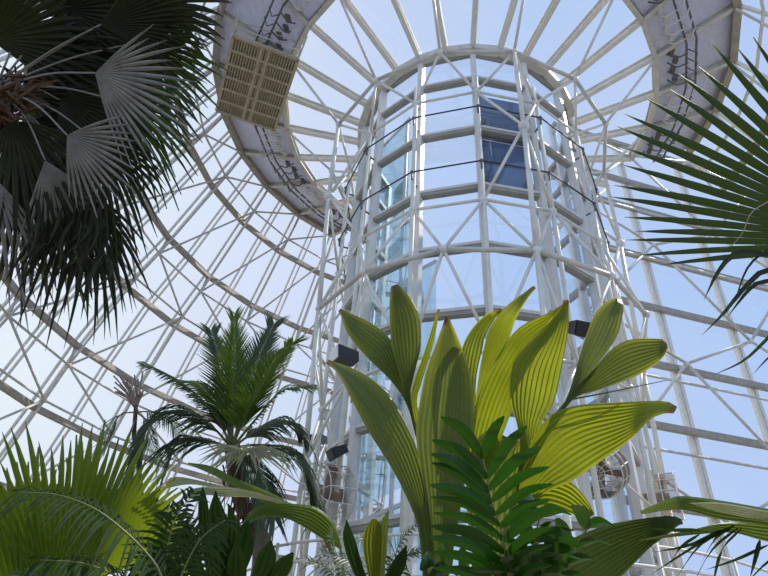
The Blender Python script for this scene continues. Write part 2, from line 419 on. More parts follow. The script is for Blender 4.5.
# --- curved glass wall on the left
DR = [(0, 21.3), (4.6, 20.6), (8.2, 19.6), (11.15, 18.45), (14.0, 17.5), (17.1, 16.15), (19.7, 14.55), (22.85, 12.95), (ZO, 11.75)]
RINGZ = DR[2:8]
NODEZ = [6.8, 11.4, 13.0, 17.4, 18.75, 23.4]
wl = structure('wall_left', (X0, Y0, 0))
def prof(z):
    return float(np.interp(z, [d[0] for d in DR], [d[1] for d in DR]))
KS = list(range(-13, -3))
def nodepos(k, j):
    return Q(rid(k), prof(NODEZ[j])-.4, NODEZ[j])
def rail_pair(ph, name, w, off, mat, z0=0):
    mb = MB(); pts = [(z, r) for z, r in DR if z >= z0]
    for (z, r), (z2, r2) in zip(pts[:-1], pts[1:]):
        a, b = Q(ph, r, z), Q(ph, r2, z2)
        rr = V((math.sin(math.radians(ph)), -math.cos(math.radians(ph)), 0)); t = V((rr.y, -rr.x, 0))
        for s in (-1, 1): mb.beam(a+t*s*off, b+t*s*off, w, .10, rr)
    return mb.build(name, mat, wl)
for k in KS:
    rail_pair(rid(k), 'rib', .09, .17, WHITE)
    mb = MB(); pts = [nodepos(k, j) for j in range(6)]; pts = [Q(rid(k), 20.7, 0)]+pts+[Q(rid(k), RCO-.1, ZO-.2)]
    mb.tube(pts, .055, 7); mb.build('inner_chord', CREAM, wl, True)
    for j in range(len(RINGZ)):
        z, r = RINGZ[j]
        MB().ball(nodepos(k, j), .12, 8).tube([nodepos(k, j), Q(rid(k), r, z)], .05, 6).build('node_strut', CREAM, wl, True)
for k in KS[:-1]:
    rail_pair(rid(k)+DV/2, 'glazing_bar', .07, .14, WHITE)
    mb = MB()
    for (z, r), (z2, r2) in zip(DR[:-1], DR[1:]):
        mb.quad(Q(rid(k), r+.12, z), Q(rid(k+1), r+.12, z), Q(rid(k+1), r2+.12, z2), Q(rid(k), r2+.12, z2))
    mb.build('glazing', DOMEGLASS, wl)
    for j, (z, r) in enumerate(RINGZ):
        MB().beam(Q(rid(k), r-.02, z), Q(rid(k+1), r-.02, z), .22, .24).build('ring_beam', TAN, wl)
        MB().tube([nodepos(k, j), nodepos(k+1, j)], .05, 7).build('ring_tie', CREAM, wl, True)
    for j in (0, 2, 4):      # from each of these nodes to the neighbour above and below
        if j+1 < len(RINGZ): MB().tube([nodepos(k+1, j), nodepos(k, j+1)], .052, 7).build('wall_brace', CREAM, wl, True)
        if j > 0: MB().tube([nodepos(k+1, j), nodepos(k, j-1)], .052, 7).build('wall_brace', CREAM, wl, True)
    MB().tube([nodepos(k+1, 5), Q(rid(k), RCO-.1, ZO-.2)], .05, 7).build('wall_brace', CREAM, wl, True)

# upper dome on the right-hand side, above the open hall
wt = structure('trim_1', (X0, Y0, 20))
for k in range(3, 9):
    mb = MB()
    t = None
    for s in (-.1, .1):
        mb.beam(Q(rid(k)+s*.4, RCO, ZO), Q(rid(k)+s*.4, 12.95, 22.85), .09, .14)
    mb.tube([Q(rid(k), RCO-.1, ZO-.2), Q(rid(k), 12.4, 22.6)], .055, 6)
    mb.build('rib', WHITE, wt)
    if k < 8:
        MB().beam(Q(rid(k), 12.93, 22.85), Q(rid(k+1), 12.93, 22.85), .22, .24).build('ring_beam', TAN, wt)
        MB().beam(Q(rid(k), 12.3, 24.1), Q(rid(k+1), 12.3, 24.1), .1, .12).build('purlin', WHITE, wt)
        MB().quad(Q(rid(k), RCO, ZO+.15), Q(rid(k+1), RCO, ZO+.15), Q(rid(k+1), 13.0, 23.0), Q(rid(k), 13.0, 23.0)).build('glazing', DOMEGLASS, wt)

# --- straight glass wall on the right, running on from the curved one
wr = structure('wall_right')
AN = math.radians(-15); NN = V((math.sin(AN), math.cos(AN), 0)); HH = V((NN.y, -NN.x, 0)); KD = 32.0/21.4
def W(h, z, off=0): return NN*(32.0-off)+HH*(h*KD)+V((0, 0, (z)*KD+EYE))
HZ = [-1.0, 4.0, 7.6, 11.3, 14.64, 18.21, 21.75, 25.6, 27.9, 31.5]
HS = [16.35, 21.15, 25.85, 30.55, 35.3]
for h in HS:
    mb = MB()
    for s in (-1, 1): mb.beam(W(h, HZ[0])+HH*s*.22, W(h, HZ[-1])+HH*s*.22, .26, .3, NN)
    mb.beam(W(h, HZ[0], .0), W(h, HZ[-1], .0), .2, .12, NN)
    mb.build('rib', WHITE, wr)
for z in HZ[1:]:
    for h0, h1 in zip(HS[:-1], HS[1:]):
        MB().beam(W(h0, z, .3), W(h1, z, .3), .4, .46).build('ring_beam', TAN, wr)
mb = MB(); 
for h0, h1 in zip(HS[:-1], HS[1:]):
    MB().quad(W(h0, HZ[0], -.2), W(h1, HZ[0], -.2), W(h1, HZ[-1], -.2), W(h0, HZ[-1], -.2)).build('glazing', DOMEGLASS, wr)
def WN(i, j): return W(HS[i], (WZO if i % 2 == 0 else WZE)[j], 1.3)
WZE = [7.0, 14.6, 22.2, 29.6]; WZO = [9.4, 16.9, 24.4, 30.8]
for i in range(len(HS)):
    for j in range(4):
        n = WN(i, j)
        MB().ball(n, .22, 8).tube([n, n+NN*1.3], .09, 6).build('node_strut', WHITE, wr, True)
        if i+1 < len(HS):
            MB().tube([n, WN(i+1, j)], .11, 7).build('wall_brace', CREAM, wr, True)
            if i % 2 == 0 and j+1 < 4: MB().tube([n, WN(i+1, j+1)], .12, 7).build('wall_brace', CREAM, wr, True)
            if i % 2 == 1 and j > 0: MB().tube([n, WN(i+1, j-1)], .12, 7).build('wall_brace', CREAM, wr, True)
for z in (9.9, 13.6, 21.3, 25.0):
    for i in range(len(HS)-1): MB().tube([W(HS[i], z, 1.0), W(HS[i+1], z, 1.0)], .10, 7).build('ring_tie', CREAM, wr, True)

# --- maintenance gondola hanging under the walkway
gz = 22.9
gc = [Pz(u, v, gz) for u, v in ((234, 37), (300, 59), (273, 130), (216, 109))]
g0 = (gc[0]+gc[1]+gc[2]+gc[3])/4
gx = ((gc[1]-gc[0])+(gc[2]-gc[3]))/4; gy = ((gc[3]-gc[0])+(gc[2]-gc[1]))/4
gy = gy-gx.normalized()*gy.dot(gx.normalized())*.6
gn = gx.cross(gy).normalized(); gn = gn if gn.z > 0 else -gn
gon = thing('maintenance_gondola', 'beige slatted maintenance gondola hanging under the left of the walkway ring', 'gondola', g0)
def G(x, y, z=0): return g0+gx*x+gy*y+gn*z
mb = MB()
for a, b in (((-1, -1), (1, -1)), ((1, -1), (1, 1)), ((1, 1), (-1, 1)), ((-1, 1), (-1, -1))): mb.beam(G(*a), G(*b), .12, .14, gn)
mb.build('base_frame', SLAT, gon)
for i in range(7):
    y = -1+2*i/6
    MB().beam(G(-1, y), G(1, y), .10, .13, gn).build('cross_member', SLAT, gon)
for x in (-.12, .12): MB().beam(G(x, -1), G(x, 1), .13, .12, gn).build('spine', SLAT, gon)
MB().box(G(0, 0, .12), gx, gy, gn*.02).build('deck', SLAT, gon)
for i in range(24):
    x = -.96+1.92*i/23
    MB().beam(G(x, -1, .02), G(x, 1, .02), .05, .10, gn).build('floor_slat', SLAT, gon)
for x, y in ((-1, -1), (1, -1), (1, 1), (-1, 1), (-1, 0), (1, 0)):
    MB().tube([G(x, y), G(x, y, 1.1)], .035, 6).build('guard_post', CREAM, gon, True)
for z in (.6, 1.1):
    MB().tube([G(-1, -1, z), G(1, -1, z), G(1, 1, z), G(-1, 1, z), G(-1, -1, z)], .03, 6).build('guard_rail', CREAM, gon)
for y in (-.7, .7):
    MB().tube([G(0, y, .1), G(0, y, 1.75)], .05, 6).build('hanger', DARK, gon)
for x in (-1, 1): MB().tube([G(x, -1, .1), G(x*1.03, -1.55, .1)], .04, 6).build('guide_arm', CREAM, gon)

# --- railing round the tower foot
rl = thing('tower_railing', 'white tubular railing circling the foot of the glass tower', 'railing', (X0, Y0, 0))
for z in (3.15, 3.5, 3.85, 4.2): MB().tube([Q(i*10, 7.2, z) for i in range(37)], .03, 6).build('rail', WHITE, rl, True)
for i in range(24): MB().tube([Q(i*15, 7.2, 0), Q(i*15, 7.2, 4.25)], .035, 6).build('post', WHITE, rl, True)

# --- lamps and fans on the frame
def floodlight(c, aim, label, size, anchor, lensmat):
    t = thing('floodlight', label, 'lamp', c, 'floodlights on the tower frame')
    a = aim.normalized(); x = a.cross(V((0, 0, 1))).normalized(); y = x.cross(a)
    mb = MB(); s = size
    f = [c+a*s*.5+x*i*s*.42+y*j*s*.32 for i, j in ((-1, -1), (1, -1), (1, 1), (-1, 1))]
    b = [c-a*s*.5+x*i*s*.3+y*j*s*.22 for i, j in ((-1, -1), (1, -1), (1, 1), (-1, 1))]
    mb.add(b+f, [(3, 2, 1, 0), (4, 5, 6, 7), (0, 1, 5, 4), (1, 2, 6, 5), (2, 3, 7, 6), (3, 0, 4, 7)]).build('housing', BLACK, t)
    MB().box(c+a*s*.52, x*s*.38, y*s*.28, a*s*.03).build('lens', lensmat, t)
    MB().tube([c-a*s*.3, c-a*s*.6-y*s*.2, anchor], .035, 6).build('bracket', LAMPW, t, True)
    return t
floodlight(P(345, 357, 15.2), V((-.85, -.45, -.1)), 'black floodlight with a pale lens behind the lower left broad leaf', .62, Q(PH0-2*ST, 5.05, 9.0), LAMPW)
floodlight(P(338, 452, 15.2), V((-.8, -.4, -.55)), 'small black floodlight on the left column above the left fan', .45, Q(PH0-2*ST, 5.05, 7.0), BLACK)
floodlight(P(319, 440, 18.6), V((-.5, -.8, -.2)), 'dark floodlight on a far upright left of the tower', .5, Q(PH0-3*ST, 5.05, 7.1), BLACK)
floodlight(P(578, 329, 13.6), V((.2, -.8, -.5)), 'black floodlight between two upright broad leaves right of centre', .55, Q(PH0+1*ST, 5.05, 9.0), BLACK)
def airfan(c, ax, label, R, anchor, ln, cover):
    t = thing('air_fan', label, 'fan', c, 'round air fans on the tower frame')
    a = ax.normalized(); x = a.cross(V((0, 0, 1))).normalized(); y = x.cross(a)
    def cr(z, r): return [c+a*z+(x*math.cos(2*PI*i/24)+y*math.sin(2*PI*i/24))*r for i in range(25)]
    mb = MB()
    for z, r in ((-ln/2, R*.6), (-ln/2, R), (0, R), (ln/2, R), (ln/2, R*.6), (ln/2, R*.3)): mb.tube(cr(z, r), .015, 5)
    for i in range(12):
        d = x*math.cos(2*PI*i/12)+y*math.sin(2*PI*i/12)
        mb.tube([c+a*(ln/2)+d*R*.1, c+a*(ln/2)+d*R, c-a*(ln/2)+d*R, c-a*(ln/2)+d*R*.4], .012, 4)
    mb.build('wire_guard', ALU, t)
    m2 = MB(); A = cr(-ln/2, R*.97); B = cr(ln/2, R*.97)
    for i in range(24): m2.quad(A[i], A[i+1], B[i+1], B[i])
    m2.build('shroud', cover, t, True)
    m3 = MB()
    for i in range(4):
        d = x*math.cos(PI/2*i+.4)+y*math.sin(PI/2*i+.4); e = a.cross(d)
        m3.box(c+d*R*.5, d*R*.4, e*R*.16+a*R*.08, (a-e*.4).normalized()*.01)
    m3.build('fan_blades', RUST, t)
    MB().tube([c-a*ln*.7, c+a*ln*.2], R*.22, 10).build('motor', RUST, t, True)
    MB().tube([c-a*ln*.6, anchor], .04, 6).build('mount_arm', WHITE, t, True)
airfan(P(327, 493, 14.9), V((-.75, -.6, -.1)), 'round air fan with a stained clear shroud left of the tower', .72, Q(PH0-2*ST, 5.05, 5.6), .8, FANPLASTIC)
airfan(P(664, 497, 15.6), V((.9, -.5, 0)), 'round wire air fan right of the tower against the sky', .60, Q(PH0+3*ST, 5.05, 4.9), .7, FANPLASTIC)
airfan(P(601, 470, 14.4), V((-.6, -.5, -.5)), 'rusty air fan under the large right broad leaf', .62, Q(PH0+2*ST, 5.05, 5.8), .5, RUST)

# ------------------------------------------------------------------ plants
# broad-leaved palm in the middle
bp = thing('broad_leaf_palm', 'tall palm with broad pleated yellow green leaves in front of the glass tower', 'palm', P(470, 700, 3.3)*1)
bp.location.z = 0
def bl(Lp, Rp, dl, dr, mat=BIG, pl=7, bulge=.06, name='leaf'):
    return blade(px(Lp, *dl), px(Rp, *dr), pl, .006, bulge).build(name, mat, bp, False)
def stem(pts, r, d, mat=PETI, parent=None, name='leaf_stalk', r2=None):
    return MB().tube(spline([P(u, v, dd) for (u, v), dd in zip(pts, d)], 14), r, 8, r2 or r*.8).build(name, mat, parent or bp, True)
bl([(328, 361), (341, 377), (355, 405), (370, 433), (389, 463), (406, 495), (419, 530), (424, 590)],
   [(328, 360), (350, 367), (370, 377), (390, 395), (405, 420), (418, 450), (429, 500), (438, 590)], (3.3, 3.1), (3.55, 3.15), BIGGREY, 9)
bl([(340, 310), (348, 333), (367, 357), (390, 380), (407, 405), (420, 450)],
   [(340, 309), (367, 320), (383, 331), (392, 342), (400, 370), (424, 450)], (3.6, 3.4), (3.75, 3.42), BIGGREY, 8)
bl([(392, 286), (390, 305), (391, 340), (397, 364), (405, 392), (421, 460)],
   [(397, 284), (411, 298), (420, 317), (421, 347), (415, 373), (411, 401), (426, 460)], (3.5, 3.4), (3.6, 3.4), BIGGREY, 8)
bl([(438, 309), (425, 350), (410, 401), (420, 450)], [(440, 309), (433, 345), (421, 385), (417, 404), (425, 450)], (3.62, 3.45), (3.62, 3.45), BIG, 3)
bl([(447, 316), (435, 345), (425, 373), (419, 405), (416, 440), (424, 500), (434, 590)],
   [(448, 316), (458, 340), (470, 371), (473, 397), (471, 440), (462, 500), (446, 590)], (3.45, 3.15), (3.3, 3.1), BIGGREY, 11)
bl([(500, 308), (484, 317), (470, 333), (462, 352), (464, 378), (474, 420)], [(501, 309), (487, 333), (483, 350), (478, 371), (476, 392), (478, 420)], (3.6, 3.5), (3.75, 3.5), BIG, 6)
bl([(534, 286), (505, 307), (490, 327), (483, 350), (478, 380), (472, 430)], [(534, 287), (516, 317), (506, 347), (491, 369), (482, 395), (478, 430)], (3.7, 3.5), (3.55, 3.45), BIG, 7)
bl([(568, 300), (556, 309), (522, 325), (505, 344), (488, 374), (474, 410), (462, 470)], [(568, 301), (556, 330), (540, 350), (524, 380), (512, 410), (490, 470)], (3.6, 3.4), (3.5, 3.35), BIG, 8)
bl([(566, 302), (542, 330), (517, 357), (511, 376), (511, 400), (520, 440), (515, 500)], [(568, 300), (569, 329), (565, 354), (555, 401), (540, 430), (525, 500)], (3.4, 3.25), (3.55, 3.3), BIG, 10)
bl([(620, 299), (616, 298), (601, 307), (591, 324), (581, 354), (567, 399), (540, 445)], [(621, 300), (624, 310), (619, 334), (606, 354), (570, 400), (543, 446)], (3.6, 3.4), (3.8, 3.42), BIGGREY, 8)
bl([(667, 344), (663, 339), (636, 338), (614, 347), (589, 374), (567, 399), (540, 447)], [(667, 347), (661, 359), (638, 375), (601, 389), (571, 401), (543, 448)], (3.4, 3.35), (3.25, 3.34), BIGGREY, 9)
bl([(677, 407), (663, 401), (614, 402), (572, 406), (545, 420), (528, 450), (515, 505)], [(672, 411), (652, 417), (629, 440), (602, 460), (572, 481), (545, 494), (520, 522)], (3.3, 3.2), (3.05, 3.12), BIG, 12)
bl([(594, 514), (588, 500), (572, 483), (550, 478), (525, 495)], [(592, 516), (578, 516), (556, 509), (540, 507), (520, 515)], (3.2, 3.2), (3.15, 3.18), BIG, 7)
bl([(682, 520), (668, 516), (628, 520), (595, 529), (560, 547), (515, 590)], [(682, 521), (665, 535), (649, 548), (622, 576), (590, 602), (530, 620)], (3.0, 2.9), (2.85, 2.85), SHADE, 12)
bl([(511, 440), (490, 430), (474, 445), (466, 480), (470, 540), (480, 600)], [(520, 440), (522, 470), (520, 510), (510, 560), (500, 600)], (3.42, 3.3), (3.4, 3.28), BIGGREY, 9)
stem([(424, 440), (430, 500), (440, 580), (455, 690)], .014, (3.42, 3.35, 3.3, 3.3))
stem([(570, 399), (545, 430), (522, 475), (500, 560), (480, 690)], .014, (3.42, 3.4, 3.35, 3.3, 3.3))
stem([(568, 400), (610, 392), (668, 380)], .006, (3.42, 3.4, 3.3), r2=.002)
stem([(430, 560), (450, 640), (465, 700)], .03, (3.1, 3.2, 3.3), r2=.03)
stem([(476, 420), (480, 500), (478, 700)], .016, (3.48, 3.35, 3.3))
MB().tube([P(470, 690, 3.3), V((bp.location.x, bp.location.y, 0))], .05, 10, .07).build('trunk', TRUNK, bp, True)

# cycad in front
cy_ = thing('cycad_plant', 'dark glossy green cycad frond with paired leaflets in front of the broad leaf palm', 'cycad', (P(505, 640, 2.1).x, P(505, 640, 2.1).y, 0))
def cycad(rach, lt, rt, wpx, name='frond', dd=2.1):
    rc = spline([P(u, v, d) for u, v, d in rach], 40); mb = MB()
    rp = spline([(u, v, d) for u, v, d in rach], 40)
    for side, tips in ((-1, lt), (1, rt)):
        for (u, v, base) in tips:
            k = (base-.085 if base < .95 else base-.03)*39; i0 = min(38, int(k)); b = rc[i0].lerp(rc[i0+1], k-i0)
            e = P(u, v, dd-.13+random.uniform(-.04, .04))
            m = b.lerp(e, .5)+V((0, -.02, .02))
            w = wpx*dd/F/2
            sd = (e-b).cross(FW*1.0+V((random.uniform(-.3, .3), 0, random.uniform(-.5, .5)))).normalized()
            strip(mb, [b, m, e], w, sd, 9, .3, lambda x: max(.05, math.sin(PI*min(1, x*.93+.06))**.55))
    o = mb.build(name, ZAM, cy_)
    MB().tube(rc, .006, 6, .0025).build('rachis', PETI, o, True)
cycad([(520, 640, 2.1), (506, 560, 2.08), (501, 530, 2.07), (491, 499, 2.06), (486, 473, 2.05), (480, 446, 2.06)],
      [(441, 417, .98), (432, 440, .93), (431, 454, .86), (432, 463, .80), (430, 485, .74), (431, 497, .68), (434, 513, .61), (430, 526, .54), (429, 537, .47), (432, 552, .40), (434, 568, .33), (440, 590, .25)],
      [(504, 416, .97), (527, 426, .93), (541, 447, .87), (549, 467, .81), (553, 484, .74), (550, 500, .67), (560, 507, .60), (556, 528, .52), (552, 545, .45), (552, 565, .37), (550, 590, .28)], 11.5)
cycad([(545, 640, 2.2), (535, 590, 2.2), (530, 560, 2.2), (540, 530, 2.2)],
      [(500, 560, .7), (505, 580, .5), (470, 570, .6)], [(580, 545, .95), (585, 560, .8), (580, 580, .6), (560, 520, .98)], 14)
cycad([(540, 640, 2.3), (560, 580, 2.3), (578, 545, 2.3), (592, 520, 2.3)],
      [(545, 535, .55), (556, 518, .75), (572, 505, .95), (540, 555, .4)], [(618, 528, .97), (612, 545, .85), (600, 562, .7), (590, 580, .55)], 14, dd=2.3)
cycad([(520, 640, 2.25), (530, 580, 2.25), (535, 540, 2.25), (542, 505, 2.25)],
      [(505, 520, .8), (500, 540, .65), (498, 560, .5), (515, 500, .95)], [(572, 515, .95), (575, 530, .8), (572, 548, .65), (568, 565, .5)], 15, dd=2.25)
cycad([(500, 640, 2.2), (470, 590, 2.2), (450, 570, 2.2), (432, 560, 2.2)],
      [(425, 585, .9), (440, 600, .7), (420, 570, .98)], [(440, 540, .9), (460, 548, .7), (475, 560, .5)], 14, dd=2.2)
MB().tube([P(520, 640, 2.1), V((cy_.location.x, cy_.location.y, 0))], .02, 8, .06).build('trunk', TRUNK, cy_, True)

# fan palm lower left
fp = thing('fan_palm', 'fan palm with sunlit yellow green pleated leaves at the lower left', 'palm', (P(60, 640, 4).x, P(60, 640, 4).y, 0))
def idir(u0, v0, u1, v1, d, tilt=0.0):
    return (P(u1, v1, d*(1+tilt))-P(u0, v0, d)).normalized()
base_fp = P(75, 690, 4.2)
def fp_fan(u, v, d, u1, v1, rpx, span, n, mat, fused, droop, tilt=0, nr=V((0, -1, 0)), curl=0.1):
    fan(fp, P(u, v, d), idir(u, v, u1, v1, d, tilt), face(P(u, v, d), nr-V((0, -1, 0))), rpx*d/F, math.radians(span), n, mat, fused, droop, 1.3, .1, 'fan_leaf', curl, 1, [base_fp, (base_fp+P(u, v, d))/2+V((0, 0, .1))], PETI)
fp_fan(52, 612, 4.0, 62, 440, 190, 75, 24, FANY, .55, .05, .05, V((.2, -1, -.1)))
fp_fan(70, 600, 4.3, 118, 440, 180, 60, 20, FANY, .6, .06, .05, V((-.3, -1, .1)))
fp_fan(95, 580, 4.1, 170, 470, 140, 70, 20, FANY, .6, .10, .02, V((-.4, -1, .2)))
fp_fan(120, 590, 3.9, 200, 545, 105, 80, 18, FANY, .55, .12, .0, V((.1, -1, .5)))
fp_fan(20, 640, 3.9, 12, 520, 140, 60, 16, FANY, .5, .05, 0, V((.4, -1, 0)))
fp_fan(150, 600, 4.2, 175, 500, 120, 90, 20, FANR, .6, .08, .1, V((-.2, -1, .3)))
fp_fan(15, 600, 4.4, 30, 450, 150, 70, 18, FANY, .6, .05, .05, V((.3, -1, .1)))
fp_fan(100, 560, 4.5, 60, 500, 120, 120, 22, FAND, .6, .1, .1, V((0, -1, .3)))
fp_fan(140, 560, 4.5, 150, 470, 90, 100, 18, FANR, .6, .1, .1, V((0, -1, .3)))
MB().tube([base_fp, V((fp.location.x, fp.location.y, 0))], .09, 10, .1).build('trunk', TRUNK, fp, True)

# dark feather palm low in front of it
dp = thing('feather_palm', 'dark feather palm frond arching over the yellow green fan leaves', 'palm', (P(170, 640, 3).x, P(170, 640, 3).y, 0))
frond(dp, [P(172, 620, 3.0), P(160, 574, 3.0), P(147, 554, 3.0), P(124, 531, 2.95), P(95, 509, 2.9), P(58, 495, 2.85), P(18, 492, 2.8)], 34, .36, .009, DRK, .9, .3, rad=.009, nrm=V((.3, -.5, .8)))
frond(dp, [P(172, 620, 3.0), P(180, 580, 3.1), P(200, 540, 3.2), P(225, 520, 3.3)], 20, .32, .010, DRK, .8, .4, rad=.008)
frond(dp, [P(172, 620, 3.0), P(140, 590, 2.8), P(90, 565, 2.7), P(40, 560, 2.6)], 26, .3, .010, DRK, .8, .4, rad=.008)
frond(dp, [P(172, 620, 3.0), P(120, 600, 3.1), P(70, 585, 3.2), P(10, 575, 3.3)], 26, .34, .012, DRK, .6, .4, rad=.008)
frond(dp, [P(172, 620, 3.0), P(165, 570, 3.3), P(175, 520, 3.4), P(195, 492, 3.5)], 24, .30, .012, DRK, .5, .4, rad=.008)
MB().tube([P(172, 620, 3.0), V((dp.location.x, dp.location.y, 0))], .03, 8, .05).build('trunk', TRUNK, dp, True)

# coconut palm in the middle distance
cp = thing('coconut_palm', 'feathery green palm with upright fronds standing against the left glass wall', 'palm', (P(240, 640, 12).x, P(240, 640, 12).y, 0))
CB = (232, 448)
def cfr(pts, n=34, L=.62, mat=COCO, droop=.5, d=12.0, dz=0, w=.021, **k):
    m = len(pts)
    L = L*1.25
    frond(cp, [P(CB[0], CB[1], d)]+[P(u, v, d+dz*(i+1)/m) for i, (u, v) in enumerate(pts)], int(n*1.7), L, w, mat, droop, 1.15, rad=.03, **k)
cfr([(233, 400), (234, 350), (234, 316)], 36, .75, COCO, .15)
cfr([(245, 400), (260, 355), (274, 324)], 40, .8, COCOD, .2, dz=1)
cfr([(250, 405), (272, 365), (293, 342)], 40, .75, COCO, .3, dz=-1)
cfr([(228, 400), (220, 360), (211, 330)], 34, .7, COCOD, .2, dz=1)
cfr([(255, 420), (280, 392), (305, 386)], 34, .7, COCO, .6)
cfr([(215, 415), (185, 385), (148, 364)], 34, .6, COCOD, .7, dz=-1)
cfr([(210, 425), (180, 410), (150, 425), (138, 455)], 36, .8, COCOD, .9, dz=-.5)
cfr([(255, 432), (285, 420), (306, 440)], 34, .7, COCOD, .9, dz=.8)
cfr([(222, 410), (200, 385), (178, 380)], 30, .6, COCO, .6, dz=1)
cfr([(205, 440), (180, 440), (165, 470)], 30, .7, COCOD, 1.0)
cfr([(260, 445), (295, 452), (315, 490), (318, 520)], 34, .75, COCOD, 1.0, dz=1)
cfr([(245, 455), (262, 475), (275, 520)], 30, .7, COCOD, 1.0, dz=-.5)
MB().tube(spline([P(232, 444, 12), P(240, 500, 12.0), P(262, 560, 12), V((cp.location.x, cp.location.y, 0))], 16), .16, 10, .24).build('trunk', TRUNK, cp, True)
mb = MB()
for i in range(60):
    a = P(random.uniform(222, 262), random.uniform(452, 520), 11.8+random.uniform(-.2, .2)); mb.tube([a, a+V((random.uniform(-.25, .3), random.uniform(-.1, .1), -random.uniform(.3, .8)))], .02, 4, .006)
mb.build('crown_fibre', BROWN, cp)
mb = MB()
for i in range(36):
    a = P(240+random.uniform(-6, 10), 452, 11.6); e = P(240+random.uniform(-45, 60), random.uniform(450, 480), 11.4)
    strip(mb, [a, (a+e)/2+V((0, 0, .15)), e], .03, V((0, 0, 1)), 5)
mb.build('dry_bract', PALE, cp)

# dry flower sprays left of it
df = thing('flowering_palm', 'thin far palm with a pinkish dry flower spray at its top', 'palm', (P(135, 640, 14).x, P(135, 640, 14).y, 0))
mb = MB()
for i in range(30):
    e = P(random.uniform(112, 146), random.uniform(372, 402), 14); b = P(136, 410, 14)
    mb.tube([b, (b+e)/2+V((0, 0, .08)), e], .012, 4, .02)
mb.build('flower_spray', DRY, df)
MB().tube(spline([P(136, 405, 14), P(134, 440, 14), P(140, 520, 14), V((df.location.x, df.location.y, 0))], 12), .05, 8, .10).build('trunk', BROWN, df, True)
for pts in ([(150, 412), (170, 418), (185, 440)], [(120, 415), (110, 432), (104, 450)], [(145, 420), (152, 440), (160, 462)]):
    frond(df, [P(136, 412, 14)]+[P(u, v, 14) for u, v in pts], 22, .6, .02, COCOD, .9, .6, rad=.02)

# fan palm upper left
lp = thing('tall_fan_palm', 'tall fan palm with dark and withered grey leaves hanging at the upper left', 'palm', (P(-60, 640, 6.5).x, P(-60, 640, 6.5).y, 0))
hub = P(-4, 88, 6.6)
def lf(u, v, d, u1, v1, rpx, span, n, mat, fused=.5, droop=.2, tilt=0, nr=V((0, -1, -.2)), curl=.1, st=None):
    fan(lp, P(u, v, d), idir(u, v, u1, v1, d, tilt), face(P(u, v, d), nr-V((0, -1, 0))+V((random.uniform(-.25, .25), 0, random.uniform(-.25, .25)))), rpx*1.12*d/F, math.radians(span), int(n*.8), mat, fused, droop, .9, .14, 'fan_leaf', curl, 1, [hub, (hub+P(u, v, d))/2+V((0, 0, .12))], PETID, .014)
lf(95, 73, 6.2, 150, 95, 92, 115, 24, FANG, .36, .05, -.02, V((.1, -1, -.3)))
lf(67, 135, 6.1, 105, 165, 72, 120, 22, FANG, .38, .05, 0, V((0, -1, -.3)))
lf(100, 25, 6.6, 170, 15, 112, 80, 26, FAND, .5, .15)
lf(125, 45, 6.8, 190, 60, 90, 95, 24, FANR2, .45, .2)
lf(60, 10, 6.9, 110, 40, 115, 150, 34, FAND, .6, .15)
lf(30, 60, 7.1, 90, 80, 110, 140, 26, FAND, .4, .25)
lf(115, 100, 6.7, 160, 130, 85, 110, 24, FANR2, .4, .25)
lf(60, 100, 6.9, 110, 140, 105, 120, 26, FAND, .35, .3)
lf(95, 140, 6.6, 135, 190, 85, 110, 26, FAND, .4, .25)
lf(45, 160, 6.4, 75, 235, 130, 75, 18, FANG, .22, .1, .05, V((.2, -1, .1)))
lf(95, 195, 6.8, 100, 260, 100, 60, 14, FAND, .35, .2)
lf(75, 185, 6.7, 90, 245, 105, 100, 26, FAND, .4, .2)
lf(-8, 175, 6.3, 5, 260, 125, 70, 16, FANG, .25, .1)
lf(10, 120, 6.5, 40, 175, 95, 120, 20, FAND, .35, .2)
lf(20, 160, 6.9, 40, 230, 110, 120, 28, FAND, .45, .2)
lf(-10, 40, 6.6, 40, 20, 100, 130, 26, FAND, .5, .15)
lf(30, -10, 6.8, 60, -20, 120, 150, 26, FAND, .5, .2)
lf(140, 5, 6.7, 190, -10, 80, 120, 22, FAND, .5, .2)
lf(20, 95, 7.2, 80, 110, 110, 160, 30, FAND, .6, .2)
lf(15, 130, 7.1, 60, 170, 100, 150, 30, FAND, .6, .2)
lf(100, 55, 7.2, 165, 95, 105, 110, 28, FANR, .45, .2)
mb = MB()
for i in range(70):
    a = P(random.uniform(30, 110), random.uniform(200, 260), 6.5+random.uniform(-.2, .3)); L = random.uniform(.3, .75)
    strip(mb, [a, a+V((random.uniform(-.1, .15), 0, -L*.5)), a+V((random.uniform(-.1, .25), 0, -L))], .022, V((1, random.uniform(-1, 1), 0)), 5)
mb.build('dead_leaf_skirt', FAND, lp)
mb = MB()
for i in range(150):
    a = hub+V((random.uniform(-.3, .32), random.uniform(-.1, .3), random.uniform(-.35, .3))); mb.tube([a, a+V((random.uniform(-.2, .35), random.uniform(-.2, .2), random.uniform(-.3, .2)))], .03, 4, .01)
mb.build('crown_fibre', BROWN, lp)
MB().tube(spline([hub+V((0, .15, -.1)), hub+V((-.2, 0, -1)), V((lp.location.x, lp.location.y, 0))], 14), .17, 10, .24).build('trunk', TRUNK, lp, True)

